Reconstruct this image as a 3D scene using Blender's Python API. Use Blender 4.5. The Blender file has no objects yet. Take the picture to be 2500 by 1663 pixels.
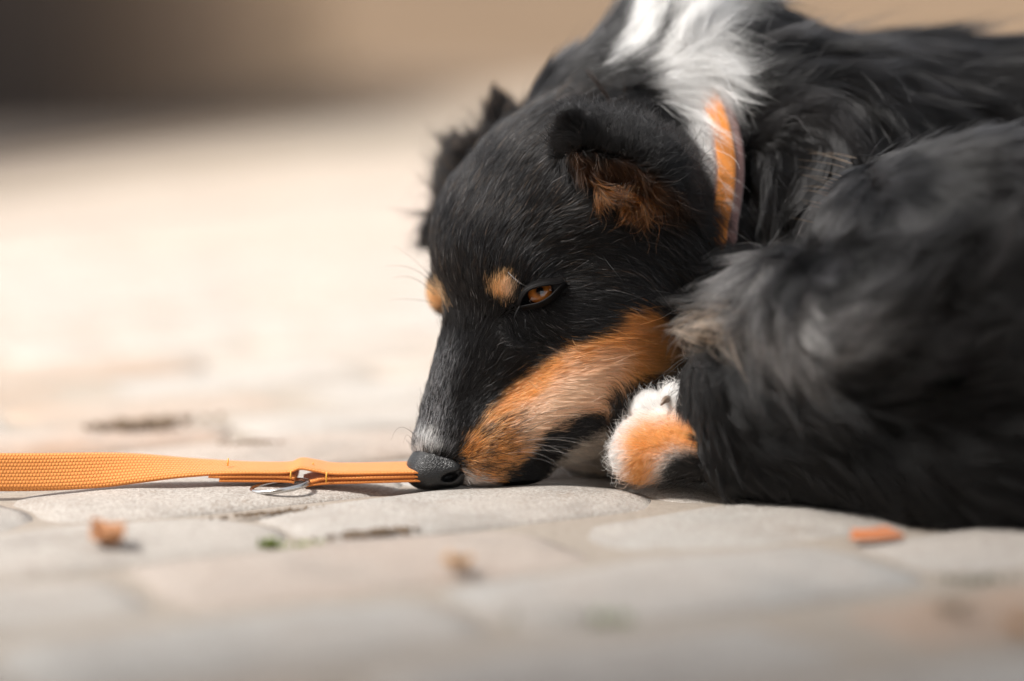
import bpy, math, random
import numpy as np
from mathutils import Vector, Matrix, kdtree
random.seed(7)
RNG = np.random.default_rng(7)
scene = bpy.context.scene
COL = scene.collection

# ------------------------------------------------------------------ camera, sky, sun, exposure
CAM_H, PITCH, FPX, CX, CY = 0.25, math.atan((831.5 - 150) / 5900), 5900.0, 1250.0, 831.5
SP, CP = math.sin(PITCH), math.cos(PITCH)
cam_data = bpy.data.cameras.new("camera")
cam = bpy.data.objects.new("camera", cam_data)
COL.objects.link(cam)
cam.location = (0, 0, CAM_H)
cam.rotation_euler = (math.pi / 2 - PITCH, 0, 0)
cam_data.sensor_width = 36
cam_data.lens = FPX / 2500 * 36
cam_data.clip_start = 0.05
cam_data.clip_end = 500
cam_data.dof.use_dof = True
cam_data.dof.focus_distance = 1.425
cam_data.dof.aperture_fstop = 1.4
scene.camera = cam
SUN_DIR = Vector((-0.52, -0.24, 0.82)).normalized()          # towards the sun
world = bpy.data.worlds.new("World")
scene.world = world
world.use_nodes = True
wn = world.node_tree.nodes
sky = wn.new("ShaderNodeTexSky")
sky.sky_type = 'NISHITA'
sky.sun_disc = False
sky.sun_elevation = math.asin(SUN_DIR.z)
sky.sun_rotation = math.atan2(SUN_DIR.x, SUN_DIR.y)
sky.dust_density = 2.0
hsv = wn.new("ShaderNodeHueSaturation")
hsv.inputs["Saturation"].default_value = 0.15
world.node_tree.links.new(sky.outputs[0], hsv.inputs["Color"])
world.node_tree.links.new(hsv.outputs[0], wn["Background"].inputs[0])
wn["Background"].inputs[1].default_value = 0.05
sun_data = bpy.data.lights.new("sun", 'SUN')
sun_data.energy = 1.5
sun_data.angle = math.radians(10)
sun_data.color = (1.0, 0.955, 0.90)
sun = bpy.data.objects.new("sun", sun_data)
COL.objects.link(sun)
sun.rotation_euler = SUN_DIR.to_track_quat('Z', 'Y').to_euler()
scene.view_settings.view_transform = 'Standard'
scene.view_settings.look = 'None'
scene.view_settings.exposure = 2.36
scene.view_settings.gamma = 1
scene.view_settings.use_curve_mapping = False
scene.render.film_transparent = False
scene.cycles.max_bounces = 10
scene.cycles.use_denoising = True

# ------------------------------------------------------------------ helpers: space
RIGHT = np.array([1.0, 0, 0]); UPV = np.array([0, SP, CP]); FWD = np.array([0, CP, -SP])
R3 = np.stack([RIGHT, UPV, FWD])                              # rows: view axes in world

def C(px, py, d):
    """A point of the place, in view-axes metres (right, up, forward)."""
    return np.array([(px - CX) / FPX * d, -(py - CY) / FPX * d, d])

def to_world(p):
    return np.asarray(p) @ R3 + np.array([0, 0, CAM_H])

def to_view(p):
    return (np.asarray(p) - np.array([0, 0, CAM_H])) @ R3.T

def W(px, py, d):
    return to_world(C(px, py, d))

def G(px, py, z=0.0):
    """Where the sight line meets the ground at height z."""
    k = SP + (py - CY) / FPX * CP
    return to_world(C(px, py, (CAM_H - z) / k))

def pix(v):
    return np.stack([CX + FPX * v[:, 0] / v[:, 2], CY - FPX * v[:, 1] / v[:, 2]], 1)

def smoothstep(a, b, x):
    t = np.clip((x - a) / (b - a), 0, 1)
    return t * t * (3 - 2 * t)

# ------------------------------------------------------------------ helpers: objects, materials
def link(name, data, parent=None, mat=None, kind=None):
    o = bpy.data.objects.new(name, data)
    COL.objects.link(o)
    if parent is not None:
        o.parent = parent
        o.matrix_parent_inverse = Matrix.Translation(-parent.location) if parent.parent is None else Matrix.Identity(4)
    if mat is not None and data is not None:
        data.materials.append(mat)
    if kind:
        o["kind"] = kind
    return o

def tag(o, label, cat, group=None):
    o["label"] = label; o["category"] = cat
    if group: o["group"] = group
    return o

def empty(name, loc):
    o = bpy.data.objects.new(name, None)
    o.location = loc
    o.empty_display_size = 0.05
    COL.objects.link(o)
    return o

def mesh(name, verts, faces, smooth=True):
    me = bpy.data.meshes.new(name)
    me.from_pydata([tuple(map(float, v)) for v in verts], [], faces)
    if smooth:
        me.polygons.foreach_set("use_smooth", [True] * len(me.polygons))
    me.update()
    return me

def mesh_np(name, verts, quads):
    me = bpy.data.meshes.new(name)
    n, m = len(verts), len(quads)
    me.vertices.add(n); me.vertices.foreach_set("co", verts.astype(np.float32).ravel())
    me.loops.add(m * 4); me.loops.foreach_set("vertex_index", quads.astype(np.int32).ravel())
    me.polygons.add(m)
    me.polygons.foreach_set("loop_start", np.arange(0, m * 4, 4, dtype=np.int32))
    me.polygons.foreach_set("loop_total", np.full(m, 4, dtype=np.int32))
    me.polygons.foreach_set("use_smooth", np.ones(m, dtype=bool))
    me.update(calc_edges=True)
    me.validate()
    return me

class NT:
    def __init__(s, name):
        s.m = bpy.data.materials.new(name); s.m.use_nodes = True
        s.t = s.m.node_tree; s.n = s.t.nodes
        s.b = s.n.get("Principled BSDF"); s.out = s.n.get("Material Output")
    def node(s, typ, **kw):
        nd = s.n.new(typ)
        for k, v in kw.items():
            if k in nd.bl_rna.properties and not isinstance(v, dict): setattr(nd, k, v)
        return nd
    def link(s, a, b): s.t.links.new(a, b)
    def noise(s, scale, detail=4, rough=0.5, coord=None, dist=0.0):
        nd = s.n.new("ShaderNodeTexNoise"); nd.inputs["Scale"].default_value = scale
        nd.inputs["Detail"].default_value = detail; nd.inputs["Roughness"].default_value = rough
        nd.inputs["Distortion"].default_value = dist
        if coord is not None: s.link(coord, nd.inputs["Vector"])
        return nd
    def ramp(s, fac, stops):
        nd = s.n.new("ShaderNodeValToRGB"); cr = nd.color_ramp
        while len(cr.elements) < len(stops): cr.elements.new(0.5)
        for e, (p, c) in zip(cr.elements, stops): e.position = p; e.color = (*c, 1)
        s.link(fac, nd.inputs[0]); return nd
    def mix(s, fac, a, b, mode='MIX'):
        nd = s.n.new("ShaderNodeMix"); nd.data_type = 'RGBA'; nd.blend_type = mode
        for inp, val in ((nd.inputs[0], fac), (nd.inputs[6], a), (nd.inputs[7], b)):
            if hasattr(val, "is_output"): s.link(val, inp)
            elif isinstance(val, tuple): inp.default_value = (*val, 1)
            else: inp.default_value = val
        return nd.outputs[2]
    def math(s, op, a, b=None):
        nd = s.n.new("ShaderNodeMath"); nd.operation = op
        for i, val in enumerate((a, b)):
            if val is None: continue
            if hasattr(val, "is_output"): s.link(val, nd.inputs[i])
            else: nd.inputs[i].default_value = val
        return nd.outputs[0]
    def bump(s, height, strength, dist, normal=None):
        nd = s.n.new("ShaderNodeBump"); nd.inputs["Strength"].default_value = strength
        nd.inputs["Distance"].default_value = dist
        s.link(height, nd.inputs["Height"])
        if normal is not None: s.link(normal, nd.inputs["Normal"])
        s.link(nd.outputs[0], s.b.inputs["Normal"]); return nd.outputs[0]
    def base(s, c):
        if hasattr(c, "is_output"): s.link(c, s.b.inputs["Base Color"])
        else: s.b.inputs["Base Color"].default_value = (*c, 1)
    def rough(s, r): s.b.inputs["Roughness"].default_value = r

def plain(name, c, rough=0.7, metallic=0.0, noise_scale=None, c2=None, bump=None):
    t = NT(name); t.rough(rough); t.b.inputs["Metallic"].default_value = metallic
    if noise_scale:
        tc = t.node("ShaderNodeTexCoord")
        nz = t.noise(noise_scale, 5, 0.6, tc.outputs["Object"])
        t.base(t.mix(nz.outputs[0], c, c2 or c))
        if bump: t.bump(nz.outputs[0], 0.6, bump)
    else: t.base(c)
    return t.m

# ------------------------------------------------------------------ the ground and the pavers
def paver_material(name, stops):
    t = NT(name); t.rough(0.85)
    oi = t.node("ShaderNodeObjectInfo"); geo = t.node("ShaderNodeNewGeometry")
    base = t.ramp(oi.outputs["Random"], stops).outputs[0]
    n1 = t.noise(7, 4, 0.6, geo.outputs["Position"], 0.4)
    c = t.mix(t.ramp(n1.outputs[0], [(0.38, (0, 0, 0)), (0.68, (.8, .8, .8))]).outputs[0], base, (0.47, 0.42, 0.375))
    n4 = t.noise(16, 5, 0.65, geo.outputs["Position"], 0.8)
    c = t.mix(t.ramp(n4.outputs[0], [(0.5, (0, 0, 0)), (0.72, (.75, .75, .75))]).outputs[0], c, (0.27, 0.245, 0.22))
    n2 = t.noise(520, 3, 0.75, geo.outputs["Position"])
    c = t.mix(t.ramp(n2.outputs[0], [(0.42, (0, 0, 0)), (0.66, (.85, .85, .85))]).outputs[0], c, (0.24, 0.20, 0.165))
    c = t.mix(t.ramp(n2.outputs[0], [(0.30, (.7, .7, .7)), (0.40, (0, 0, 0))]).outputs[0], c, (0.62, 0.58, 0.53))
    n3 = t.noise(45, 5, 0.75, geo.outputs["Position"], 0.6)
    c = t.mix(t.ramp(n3.outputs[0], [(0.57, (0, 0, 0)), (0.72, (0.65, 0.65, 0.65))]).outputs[0], c, (0.24, 0.185, 0.14))
    vo = t.node("ShaderNodeTexVoronoi"); vo.inputs["Scale"].default_value = 240; t.link(geo.outputs["Position"], vo.inputs["Vector"])
    t.base(c)
    h = t.math('ADD', t.math('MULTIPLY', n2.outputs[0], 0.5), n3.outputs[0])
    h = t.math('ADD', h, t.math('MULTIPLY', vo.outputs["Distance"], 0.25))
    t.bump(h, 0.9, 0.0016)
    return t.m
M_PAVER = paver_material("paver_stone", [(0.0, (0.44, 0.41, 0.37)), (0.22, (0.38, 0.38, 0.37)), (0.42, (0.48, 0.44, 0.395)), (0.6, (0.38, 0.365, 0.34)), (0.76, (0.42, 0.39, 0.36)), (0.9, (0.44, 0.37, 0.32)), (1.0, (0.45, 0.35, 0.29))])
M_PAVER_RED = paver_material("reddish_paver_stone", [(0.0, (0.42, 0.28, 0.195)), (0.5, (0.38, 0.275, 0.20)), (1.0, (0.44, 0.27, 0.185))])
M_JOINT = plain("joint_sand", (0.38, 0.33, 0.28), 0.95, 0, 160, (0.24, 0.20, 0.16), 0.003)
M_SANDY = plain("sandy_ground", (0.40, 0.31, 0.22), 0.95, 0, 1.5, (0.34, 0.25, 0.17))

ANG = math.radians(29)
U = np.array([math.cos(ANG), math.sin(ANG)]); V = np.array([-math.sin(ANG), math.cos(ANG)])
ROW, LEN, GAP = 0.117, 0.232, 0.0035
ORG = G(771, 1312)[:2]

def paver_mesh(k, fine=False, mat=None):
    mat = mat or M_PAVER
    r = random.Random(100 + k)
    nx, ny = (26, 14) if fine else (7, 4)
    L, D = LEN - GAP, ROW - GAP
    dome, hgt = r.uniform(0.004, 0.0072), 0.03
    ph = [r.uniform(0, 6.28) for _ in range(4)]
    vs, fs = [], []
    for j in range(ny + 1):
        for i in range(nx + 1):
            a, b = i / nx * 2 - 1, j / ny * 2 - 1
            if not fine:                                       # rows of points drawn towards the worn edge
                a = math.copysign(abs(a) ** 0.75, a); b = math.copysign(abs(b) ** 0.75, b)
            e = 0.0022 * math.sin(3 * a + ph[0]) + 0.0016 * math.sin(5 * b + ph[1])
            x = a * L / 2 + (e if abs(a) > 0.9 else 0); y = b * D / 2 + (0.0018 * math.sin(4 * a + ph[2]) if abs(b) > 0.9 else 0)
            cr = 1 - 0.012 * (abs(a) ** 6) * (abs(b) ** 6) * 4
            z = -dome * (0.55 * abs(a) ** 2.4 + 0.75 * abs(b) ** 2.4) - 0.0028 * max(abs(a), abs(b)) ** 9 + 0.0007 * math.sin(7 * a + ph[0]) * math.sin(5 * b + ph[2]) + 0.0006 * math.sin(4 * a + ph[3]) * math.cos(3 * b)
            vs.append((x * cr, y * cr, z))
    def id_(i, j): return j * (nx + 1) + i
    for j in range(ny):
        for i in range(nx):
            fs.append((id_(i, j), id_(i + 1, j), id_(i + 1, j + 1), id_(i, j + 1)))
    ring = [id_(i, 0) for i in range(nx)] + [id_(nx, j) for j in range(ny)] + [id_(i, ny) for i in range(nx, 0, -1)] + [id_(0, j) for j in range(ny, 0, -1)]
    b0 = len(vs)
    for q in ring: vs.append((vs[q][0] * 1.002, vs[q][1] * 1.002, -hgt))
    n = len(ring)
    for q in range(n): fs.append((ring[(q + 1) % n], ring[q], b0 + q, b0 + (q + 1) % n))
    me = mesh("paver", vs, fs); me.materials.append(mat)
    return me
paver_kinds = [paver_mesh(k) for k in range(6)]
paver_red = [paver_mesh(k, False, M_PAVER_RED) for k in range(6)]
paver_fine = [paver_mesh(20 + k, True) for k in range(3)]

ground = link("ground", mesh("ground", [(-60, -5, -0.016), (60, -5, -0.016), (60, 120, -0.016), (-60, 120, -0.016)], [(0, 1, 2, 3)]), None, M_SANDY, "structure")
pavement = link("pavement", mesh("pavement", [(-9, -1, -0.0062), (9, -1, -0.0062), (9, 14, -0.0062), (-9, 14, -0.0062)], [(0, 1, 2, 3)]), None, M_JOINT, "structure")
NOSE_Z = 0.0
far_v, far_f = [], []
count = 0
rp = random.Random(11)
cells = []
for j in range(-16, 160):
    off = {0: 0.0, -1: 0.52, 1: -0.45}.get(j, (0.5 * (j % 2) + rp.uniform(-0.06, 0.06)))
    for i in range(-60, 60):
        c = ORG + U * ((i + off + 0.5) * LEN) + V * ((j + 0.5) * ROW)
        if c[1] < 0.66 or c[1] > 12.5 or abs(c[0]) > 0.32 * c[1] + 0.30: continue
        cells.append((c[1], c[0], i, j))
cells.sort()
nparts = 0
for (y, x, i, j) in cells:
    r = random.Random(i * 1000 + j)
    z = r.uniform(-0.0025, 0.0015); tx, ty = r.gauss(0, 0.012), r.gauss(0, 0.012); k = r.randrange(6)
    if j in (0, 1) and abs(x) < 0.3 and y < 1.8: z, tx, ty = 0.0, 0.0, 0.0
    rz = ANG + r.gauss(0, 0.006)
    if y < 3.1 and nparts < 290:
        red = (j <= -3 and (i + j) % 4 != 0) or (x < -0.25 and 1.55 < y < 2.1 and (i + j) % 2 == 0)
        near = 1.15 < y < 1.75 and abs(x) < 0.5
        o = link("paver", (paver_red[k] if red else (paver_fine[k % 3] if near else paver_kinds[k])), pavement)
        o.location = (x, y, z); o.rotation_euler = (tx, ty, rz)
        nparts += 1
    else:
        me = paver_kinds[k]; b0 = len(far_v); ca, sa = math.cos(rz), math.sin(rz)
        for v in me.vertices:
            a, b, cc = v.co
            far_v.append((x + a * ca - b * sa, y + a * sa + b * ca, z + cc + a * ty))
        far_f += [tuple(q + b0 for q in p.vertices) for p in me.polygons]
if far_v:
    link("distant_pavers", mesh("distant_pavers", far_v, far_f), pavement, M_PAVER, "stuff")

# ------------------------------------------------------------------ the blurred street behind
M_TAN = plain("tan_plaster", (0.30, 0.22, 0.15), 0.9, 0, 0.6, (0.25, 0.18, 0.12), 0.01)
M_DARKWOOD = plain("dark_brown_boards", (0.06, 0.04, 0.028), 0.8, 0, 6, (0.035, 0.024, 0.017), 0.01)
M_BLACKISH = plain("dark_opening", (0.012, 0.011, 0.008), 0.6)
def box(name, x0, x1, y0, y1, z0, z1, mat, parent):
    vs = [(x, y, z) for z in (z0, z1) for (x, y) in ((x0, y0), (x1, y0), (x1, y1), (x0, y1))]
    fs = [(3, 2, 1, 0), (4, 5, 6, 7), (0, 1, 5, 4), (1, 2, 6, 5), (2, 3, 7, 6), (3, 0, 4, 7)]
    return link(name, mesh(name, vs, fs, False), parent, mat)
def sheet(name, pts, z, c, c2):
    return link(name, mesh(name, [(x_, y_, z) for x_, y_ in pts], [tuple(range(len(pts)))]), None, plain(name + "_tone", c, .95, 0, 2.0, c2), "structure")
sheet("pale_ground_sheet", ((-3.0, 3.5), (-1.0, 3.8), (0.9, 8.0), (5.0, 18.0), (14.0, 30.0), (-3.0, 30.0)), 0.004, (0.36, 0.30, 0.24), (0.30, 0.25, 0.195))  # nested sheets added to grade the ground from dark to pale
sheet("mid_ground_sheet", ((-3.0, 4.2), (-1.1, 4.5), (-0.6, 8.0), (-0.3, 13.0), (2.0, 30.0), (-3.0, 30.0)), 0.008, (0.18, 0.135, 0.095), (0.14, 0.10, 0.07))
sheet("dark_ground_sheet", ((-3.0, 4.8), (-1.2, 5.1), (-0.90, 8.0), (-1.0, 12.0), (-1.2, 28.0), (-3.0, 30.0)), 0.012, (0.050, 0.034, 0.023), (0.036, 0.025, 0.017))
bld = tag(empty("plastered_building", (3, 30, 0)), "long tan plastered building closing the far side of the square", "building")
box("wall", -9, 16, 30, 36, -0.02, 6, M_TAN, bld)
box("plinth", -9.02, 16.02, 29.9, 30.0, -0.02, 0.5, M_TAN, bld)
fence = tag(empty("board_fence", (-1.2, 12, 0)), "dark brown board fence in shade, running off from the upper left of the square", "fence")
FA, FB = np.array([-1.75, 7.6]), np.array([-1.53, 20.0])
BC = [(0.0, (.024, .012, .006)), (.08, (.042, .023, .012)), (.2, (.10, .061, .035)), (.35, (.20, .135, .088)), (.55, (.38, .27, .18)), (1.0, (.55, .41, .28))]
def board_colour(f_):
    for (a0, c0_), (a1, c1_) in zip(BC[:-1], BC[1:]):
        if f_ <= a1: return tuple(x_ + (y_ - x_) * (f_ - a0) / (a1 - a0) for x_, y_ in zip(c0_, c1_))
M_BOARDS = [plain("graded_board", board_colour(k_ / 14), 0.8, 0, 6, tuple(.75 * v_ for v_ in board_colour(k_ / 14))) for k_ in range(15)]  # board colours step from dark brown to tan along the fence
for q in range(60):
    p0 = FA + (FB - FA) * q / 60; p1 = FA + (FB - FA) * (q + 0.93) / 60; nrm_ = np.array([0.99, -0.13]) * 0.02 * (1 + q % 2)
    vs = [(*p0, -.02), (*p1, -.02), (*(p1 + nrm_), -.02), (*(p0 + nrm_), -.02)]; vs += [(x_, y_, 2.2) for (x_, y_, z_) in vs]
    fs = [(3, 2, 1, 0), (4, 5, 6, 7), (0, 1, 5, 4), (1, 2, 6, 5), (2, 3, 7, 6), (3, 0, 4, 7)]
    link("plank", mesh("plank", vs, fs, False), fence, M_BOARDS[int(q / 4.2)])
# tall block added out of view to shade the near right of the paving
shade_block = tag(empty("tall_shade_block", (-5, -3, 0)), "tall plain block added unseen behind the camera that shades the near right paving", "shade_block")
hd_ = -np.array([SUN_DIR.x, SUN_DIR.y]); hd_ /= np.linalg.norm(hd_); hp = np.array([hd_[1], -hd_[0]])
c0 = np.array([0.07, 1.21]) - hd_ * 1.8
q4 = [c0, c0 + hp * 5, c0 + hp * 5 - hd_ * 8, c0 - hd_ * 8]
vs = [(*q_, z_) for z_ in (-0.02, 8) for q_ in q4]
link("wall", mesh("wall", vs, [(3, 2, 1, 0), (4, 5, 6, 7), (0, 1, 5, 4), (1, 2, 6, 5), (2, 3, 7, 6), (3, 0, 4, 7)], False), shade_block, M_TAN)

# ------------------------------------------------------------------ signed distance modelling of the dog
def sd_ell(P, c, r, rot=None):
    q = P - np.asarray(c, np.float32)
    if rot is not None: q = q @ np.asarray(rot, np.float32).T
    r = np.asarray(r, np.float32)
    k0 = np.sqrt(((q / r) ** 2).sum(-1)); k1 = np.sqrt(((q / r ** 2) ** 2).sum(-1)) + 1e-9
    return k0 * (k0 - 1) / k1

def sd_cone(P, a, b, ra, rb):
    a = np.asarray(a, np.float32); b = np.asarray(b, np.float32)
    ab = b - a; t = np.clip(((P - a) @ ab) / (ab @ ab), 0, 1)
    return np.sqrt(((P - a - t[..., None] * ab) ** 2).sum(-1)) - (ra + (rb - ra) * t)

def rot2(deg):                                                # roll in the view plane
    a = math.radians(deg); return np.array([[math.cos(a), math.sin(a), 0], [-math.sin(a), math.cos(a), 0], [0, 0, 1]])

PR = []                                                       # (group, op, blend, kind, args)
def E(g, c, r, k=0.012, rot=None, op='+'): PR.append((g, op, k, 'e', (C(*c), np.array(r) / 100, rot2(rot) if rot is not None else None)))
def K(g, a, b, ra, rb, k=0.012, op='+'): PR.append((g, op, k, 'c', (C(*a), C(*b), ra / 100, rb / 100)))
HEAD, NECK, TORSO, HAUNCH, TAIL, LEG, PAW, EAR, FEAR = range(9)
# torso, shoulders, neck
E(TORSO, (1990, 428, 1.565), (8.5, 8.0, 8.0), .03)
E(TORSO, (2240, 435, 1.61), (14.5, 9.0, 9.0), .03)
E(TORSO, (2620, 490, 1.62), (11, 10, 10), .03)
E(TORSO, (2000, 700, 1.58), (11, 9, 8), .03)
E(NECK, (1685, 165, 1.565), (5.0, 6.2, 6.5), .03)
K(NECK, (1500, 330, 1.54), (1780, 330, 1.565), 5.6, 7.2, .03)
K(NECK, (1620, 520, 1.53), (1800, 520, 1.57), 5.0, 6.0, .03)
# haunch, thigh, lower leg, tail
E(HAUNCH, (2400, 650, 1.37), (9.4, 7.2, 7.0), .02, 18)
E(HAUNCH, (2200, 600, 1.41), (5.5, 5.0, 5.0), .02)
E(HAUNCH, (2650, 800, 1.38), (9, 10, 7), .02)
E(LEG, (2250, 930, 1.395), (13, 6.0, 5.5), .02)
K(LEG, (1830, 1085, 1.405), (2420, 1090, 1.355), 2.9, 4.6, .02)
K(LEG, (1800, 950, 1.415), (2050, 940, 1.39), 2.6, 5.0, .02)
K(LEG, (2300, 1080, 1.36), (2700, 1090, 1.34), 4.5, 5.0, .02)
K(TAIL, (1740, 815, 1.385), (1890, 760, 1.370), 1.2, 2.6, .015)
K(TAIL, (1890, 760, 1.370), (2080, 800, 1.345), 2.6, 3.4, .015)
K(TAIL, (2080, 800, 1.345), (2350, 800, 1.335), 3.6, 3.8, .015)
# head
E(HEAD, (1385, 515, 1.497), (7.1, 6.6, 6.6), .02, 20)
E(HEAD, (1225, 640, 1.468), (3.9, 4.4, 4.0), .02)
E(HEAD, (1245, 690, 1.449), (2.3, 2.3, 2.3), .012)
K(HEAD, (1215, 850, 1.465), (1088, 1085, 1.452), 3.55, 1.95, .015)
E(HEAD, (1190, 1070, 1.449), (2.6, 2.3, 2.3), .012)
K(HEAD, (1400, 960, 1.457), (1190, 1095, 1.446), 3.0, 1.75, .012)
E(HEAD, (1165, 1142, 1.449), (1.9, 1.15, 1.5), .008)
E(HEAD, (1250, 1150, 1.456), (2.2, 1.0, 1.5), .008)
K(HEAD, (1490, 990, 1.475), (1260, 1125, 1.460), 2.3, 1.1, .008)
E(HEAD, (1480, 1080, 1.515), (3.5, 2.6, 3.0), .012)
E(HEAD, (1455, 800, 1.478), (5.0, 4.9, 4.8), .02)
E(HEAD, (1560, 720, 1.51), (5.2, 5.5, 5.5), .02)
E(HEAD, (1640, 610, 1.515), (4.4, 5.0, 5.0), .02)
E(HEAD, (1350, 770, 1.450), (2.8, 1.8, 2.2), .012, -15)
E(HEAD, (1092, 712, 1.515), (1.15, 1.5, 1.6), .010)
E(HEAD, (1150, 570, 1.49), (2.0, 3.2, 3.0), .02)
# near ear: a deep cup that opens towards the lens and down
E(EAR, (1538, 400, 1.455), (3.6, 2.55, 4.0), .010, -28)
E(EAR, (1424, 345, 1.440), (1.5, 1.9, 2.0), .008)
K(EAR, (1428, 345, 1.440), (1392, 288, 1.428), 1.25, .55, .006)
E(EAR, (1526, 462, 1.402), (3.3, 1.95, 3.9), .004, -28, '-')
E(EAR, (1450, 408, 1.402), (1.3, 1.5, 3.0), .004, -28, '-')
# far ear
K(FEAR, (1262, 350, 1.575), (1208, 224, 1.575), 1.5, .2, .006)
K(FEAR, (1300, 335, 1.575), (1195, 370, 1.575), 1.7, .9, .008)
K(FEAR, (1150, 400, 1.57), (1075, 570, 1.56), 1.2, .7, .008)
# eye socket, inner corner, mouth crease
E(HEAD, (1318, 717, 1.417), (1.05, .62, .9), .006, 22, '-')
K(HEAD, (1280, 742, 1.424), (1256, 782, 1.424), .22, .12, .005, '-')
K(HEAD, (1432, 1036, 1.424), (1275, 1132, 1.424), .28, .2, .006, '-')
# front paw with its toes
K(PAW, (1720, 1076, 1.420), (1592, 1090, 1.432), 2.2, 1.95, .012)
E(PAW, (1556, 1112, 1.432), (1.35, 1.45, 1.6), .006)
E(PAW, (1588, 1000, 1.440), (1.0, .95, 1.2), .004)
E(PAW, (1662, 985, 1.428), (1.2, 1.1, 1.3), .004)

def prim(P, kind, a):
    return sd_ell(P, *a) if kind == 'e' else sd_cone(P, *a)
def smin(a, b, k):
    h = np.clip(0.5 + 0.5 * (b - a) / k, 0, 1); return b + (a - b) * h - k * h * (1 - h)

def sdf_grid(prims, lo, hi, step, ground_cut=True, floor=0.0):
    n = np.ceil((hi - lo) / step).astype(int) + 1
    ax = [lo[i] + step * np.arange(n[i]) for i in range(3)]
    F = np.full(n, 0.2, np.float32)
    for (g, op, k, kind, a) in prims:
        if kind == 'e': c0 = a[0]; rad = a[1].max(); mn, mx = c0 - rad, c0 + rad
        else: mn = np.minimum(a[0], a[1]) - max(a[2], a[3]); mx = np.maximum(a[0], a[1]) + max(a[2], a[3])
        m = 0.05 if op == '+' else 0.012
        i0 = np.clip(np.floor((mn - m - lo) / step).astype(int), 0, n - 1); i1 = np.clip(np.ceil((mx + m - lo) / step).astype(int) + 1, 1, n)
        if (i1 <= i0).any(): continue
        s = tuple(slice(i0[q], i1[q]) for q in range(3))
        X, Y, Z = np.meshgrid(ax[0][s[0]], ax[1][s[1]], ax[2][s[2]], indexing='ij')
        P = np.stack([X, Y, Z], -1).astype(np.float32)
        d = prim(P, kind, a)
        F[s] = smin(F[s], d, k) if op == '+' else -smin(-F[s], d, k)
    if ground_cut:                                             # flatten where the dog rests on the stones
        X, Y, Z = np.meshgrid(*ax, indexing='ij')
        h = CAM_H + Y * CP - Z * SP
        F = np.maximum(F, (floor - h).astype(np.float32))
    return F, n

def surface_nets(F, lo, step):
    n = F.shape
    S = (F < 0)
    c = np.zeros((n[0] - 1, n[1] - 1, n[2] - 1), np.int8)
    for a in (0, 1):
        for b in (0, 1):
            for d in (0, 1):
                c += S[a:n[0] - 1 + a, b:n[1] - 1 + b, d:n[2] - 1 + d]
    act = (c > 0) & (c < 8)
    idx = -np.ones(c.shape, np.int64); ijk = np.argwhere(act); idx[act] = np.arange(len(ijk))
    acc = np.zeros((len(ijk), 3)); cnt = np.zeros(len(ijk))
    corners = [(a, b, d) for a in (0, 1) for b in (0, 1) for d in (0, 1)]
    for p in corners:
        for ax in range(3):
            if p[ax]: continue
            q = list(p); q[ax] = 1
            fa = F[ijk[:, 0] + p[0], ijk[:, 1] + p[1], ijk[:, 2] + p[2]]; fb = F[ijk[:, 0] + q[0], ijk[:, 1] + q[1], ijk[:, 2] + q[2]]
            m = (fa < 0) != (fb < 0)
            t = np.where(m, fa / np.where(m, fa - fb, 1), 0)
            pos = np.tile(np.array(p, float), (len(ijk), 1)); pos[:, ax] += t
            acc[m] += pos[m]; cnt[m] += 1
    V_ = lo + step * (ijk + acc / cnt[:, None])
    quads = []
    for ax in range(3):
        b, d = (ax + 1) % 3, (ax + 2) % 3
        sa = [slice(None)] * 3; sb = [slice(None)] * 3; sa[ax] = slice(0, -1); sb[ax] = slice(1, None)
        cr = S[tuple(sa)] != S[tuple(sb)]
        e = np.argwhere(cr)
        ok = (e[:, b] > 0) & (e[:, d] > 0) & (e[:, b] < n[b] - 1) & (e[:, d] < n[d] - 1); e = e[ok]
        inside = S[tuple(e.T)]
        def cell(db, dd):
            q = e.copy(); q[:, b] -= db; q[:, d] -= dd; return idx[tuple(q.T)]
        Q = np.stack([cell(1, 1), cell(0, 1), cell(0, 0), cell(1, 0)], 1)
        Q[~inside] = Q[~inside][:, ::-1]
        quads.append(Q)
    return V_, np.concatenate(quads)

STEP = 0.003
LO = np.array([-0.09, -0.135, 1.27]); HI = np.array([0.455, 0.30, 1.79])
GRID, GN = sdf_grid(PR, LO, HI, STEP, True, -0.003)
BV, BQ = surface_nets(GRID, LO, STEP)
GRAD = np.stack(np.gradient(GRID, STEP), -1).astype(np.float32)

def sample(field, p):
    q = (p - LO) / STEP; q = np.clip(q, 0, np.array(GN) - 1.001); i = q.astype(int); f = (q - i)
    out = 0
    for a in (0, 1):
        for b in (0, 1):
            for d in (0, 1):
                w = (f[:, 0] if a else 1 - f[:, 0]) * (f[:, 1] if b else 1 - f[:, 1]) * (f[:, 2] if d else 1 - f[:, 2])
                v = field[i[:, 0] + a, i[:, 1] + b, i[:, 2] + d]
                out = out + (v * w[:, None] if v.ndim == 2 else v * w)
    return out
def normal_at(p):
    g = sample(GRAD, p); return g / (np.linalg.norm(g, axis=1, keepdims=True) + 1e-9)

def groups_at(p):
    best = np.full(len(p), 9.0); gid = np.zeros(len(p), int); P = p.astype(np.float32)
    for (g, op, k, kind, a) in PR:
        if op != '+': continue
        d = prim(P, kind, a); m = d < best
        best[m] = d[m]; gid[m] = g
    # the far side of the ear cup belongs to the ear as well
    return gid

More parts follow.
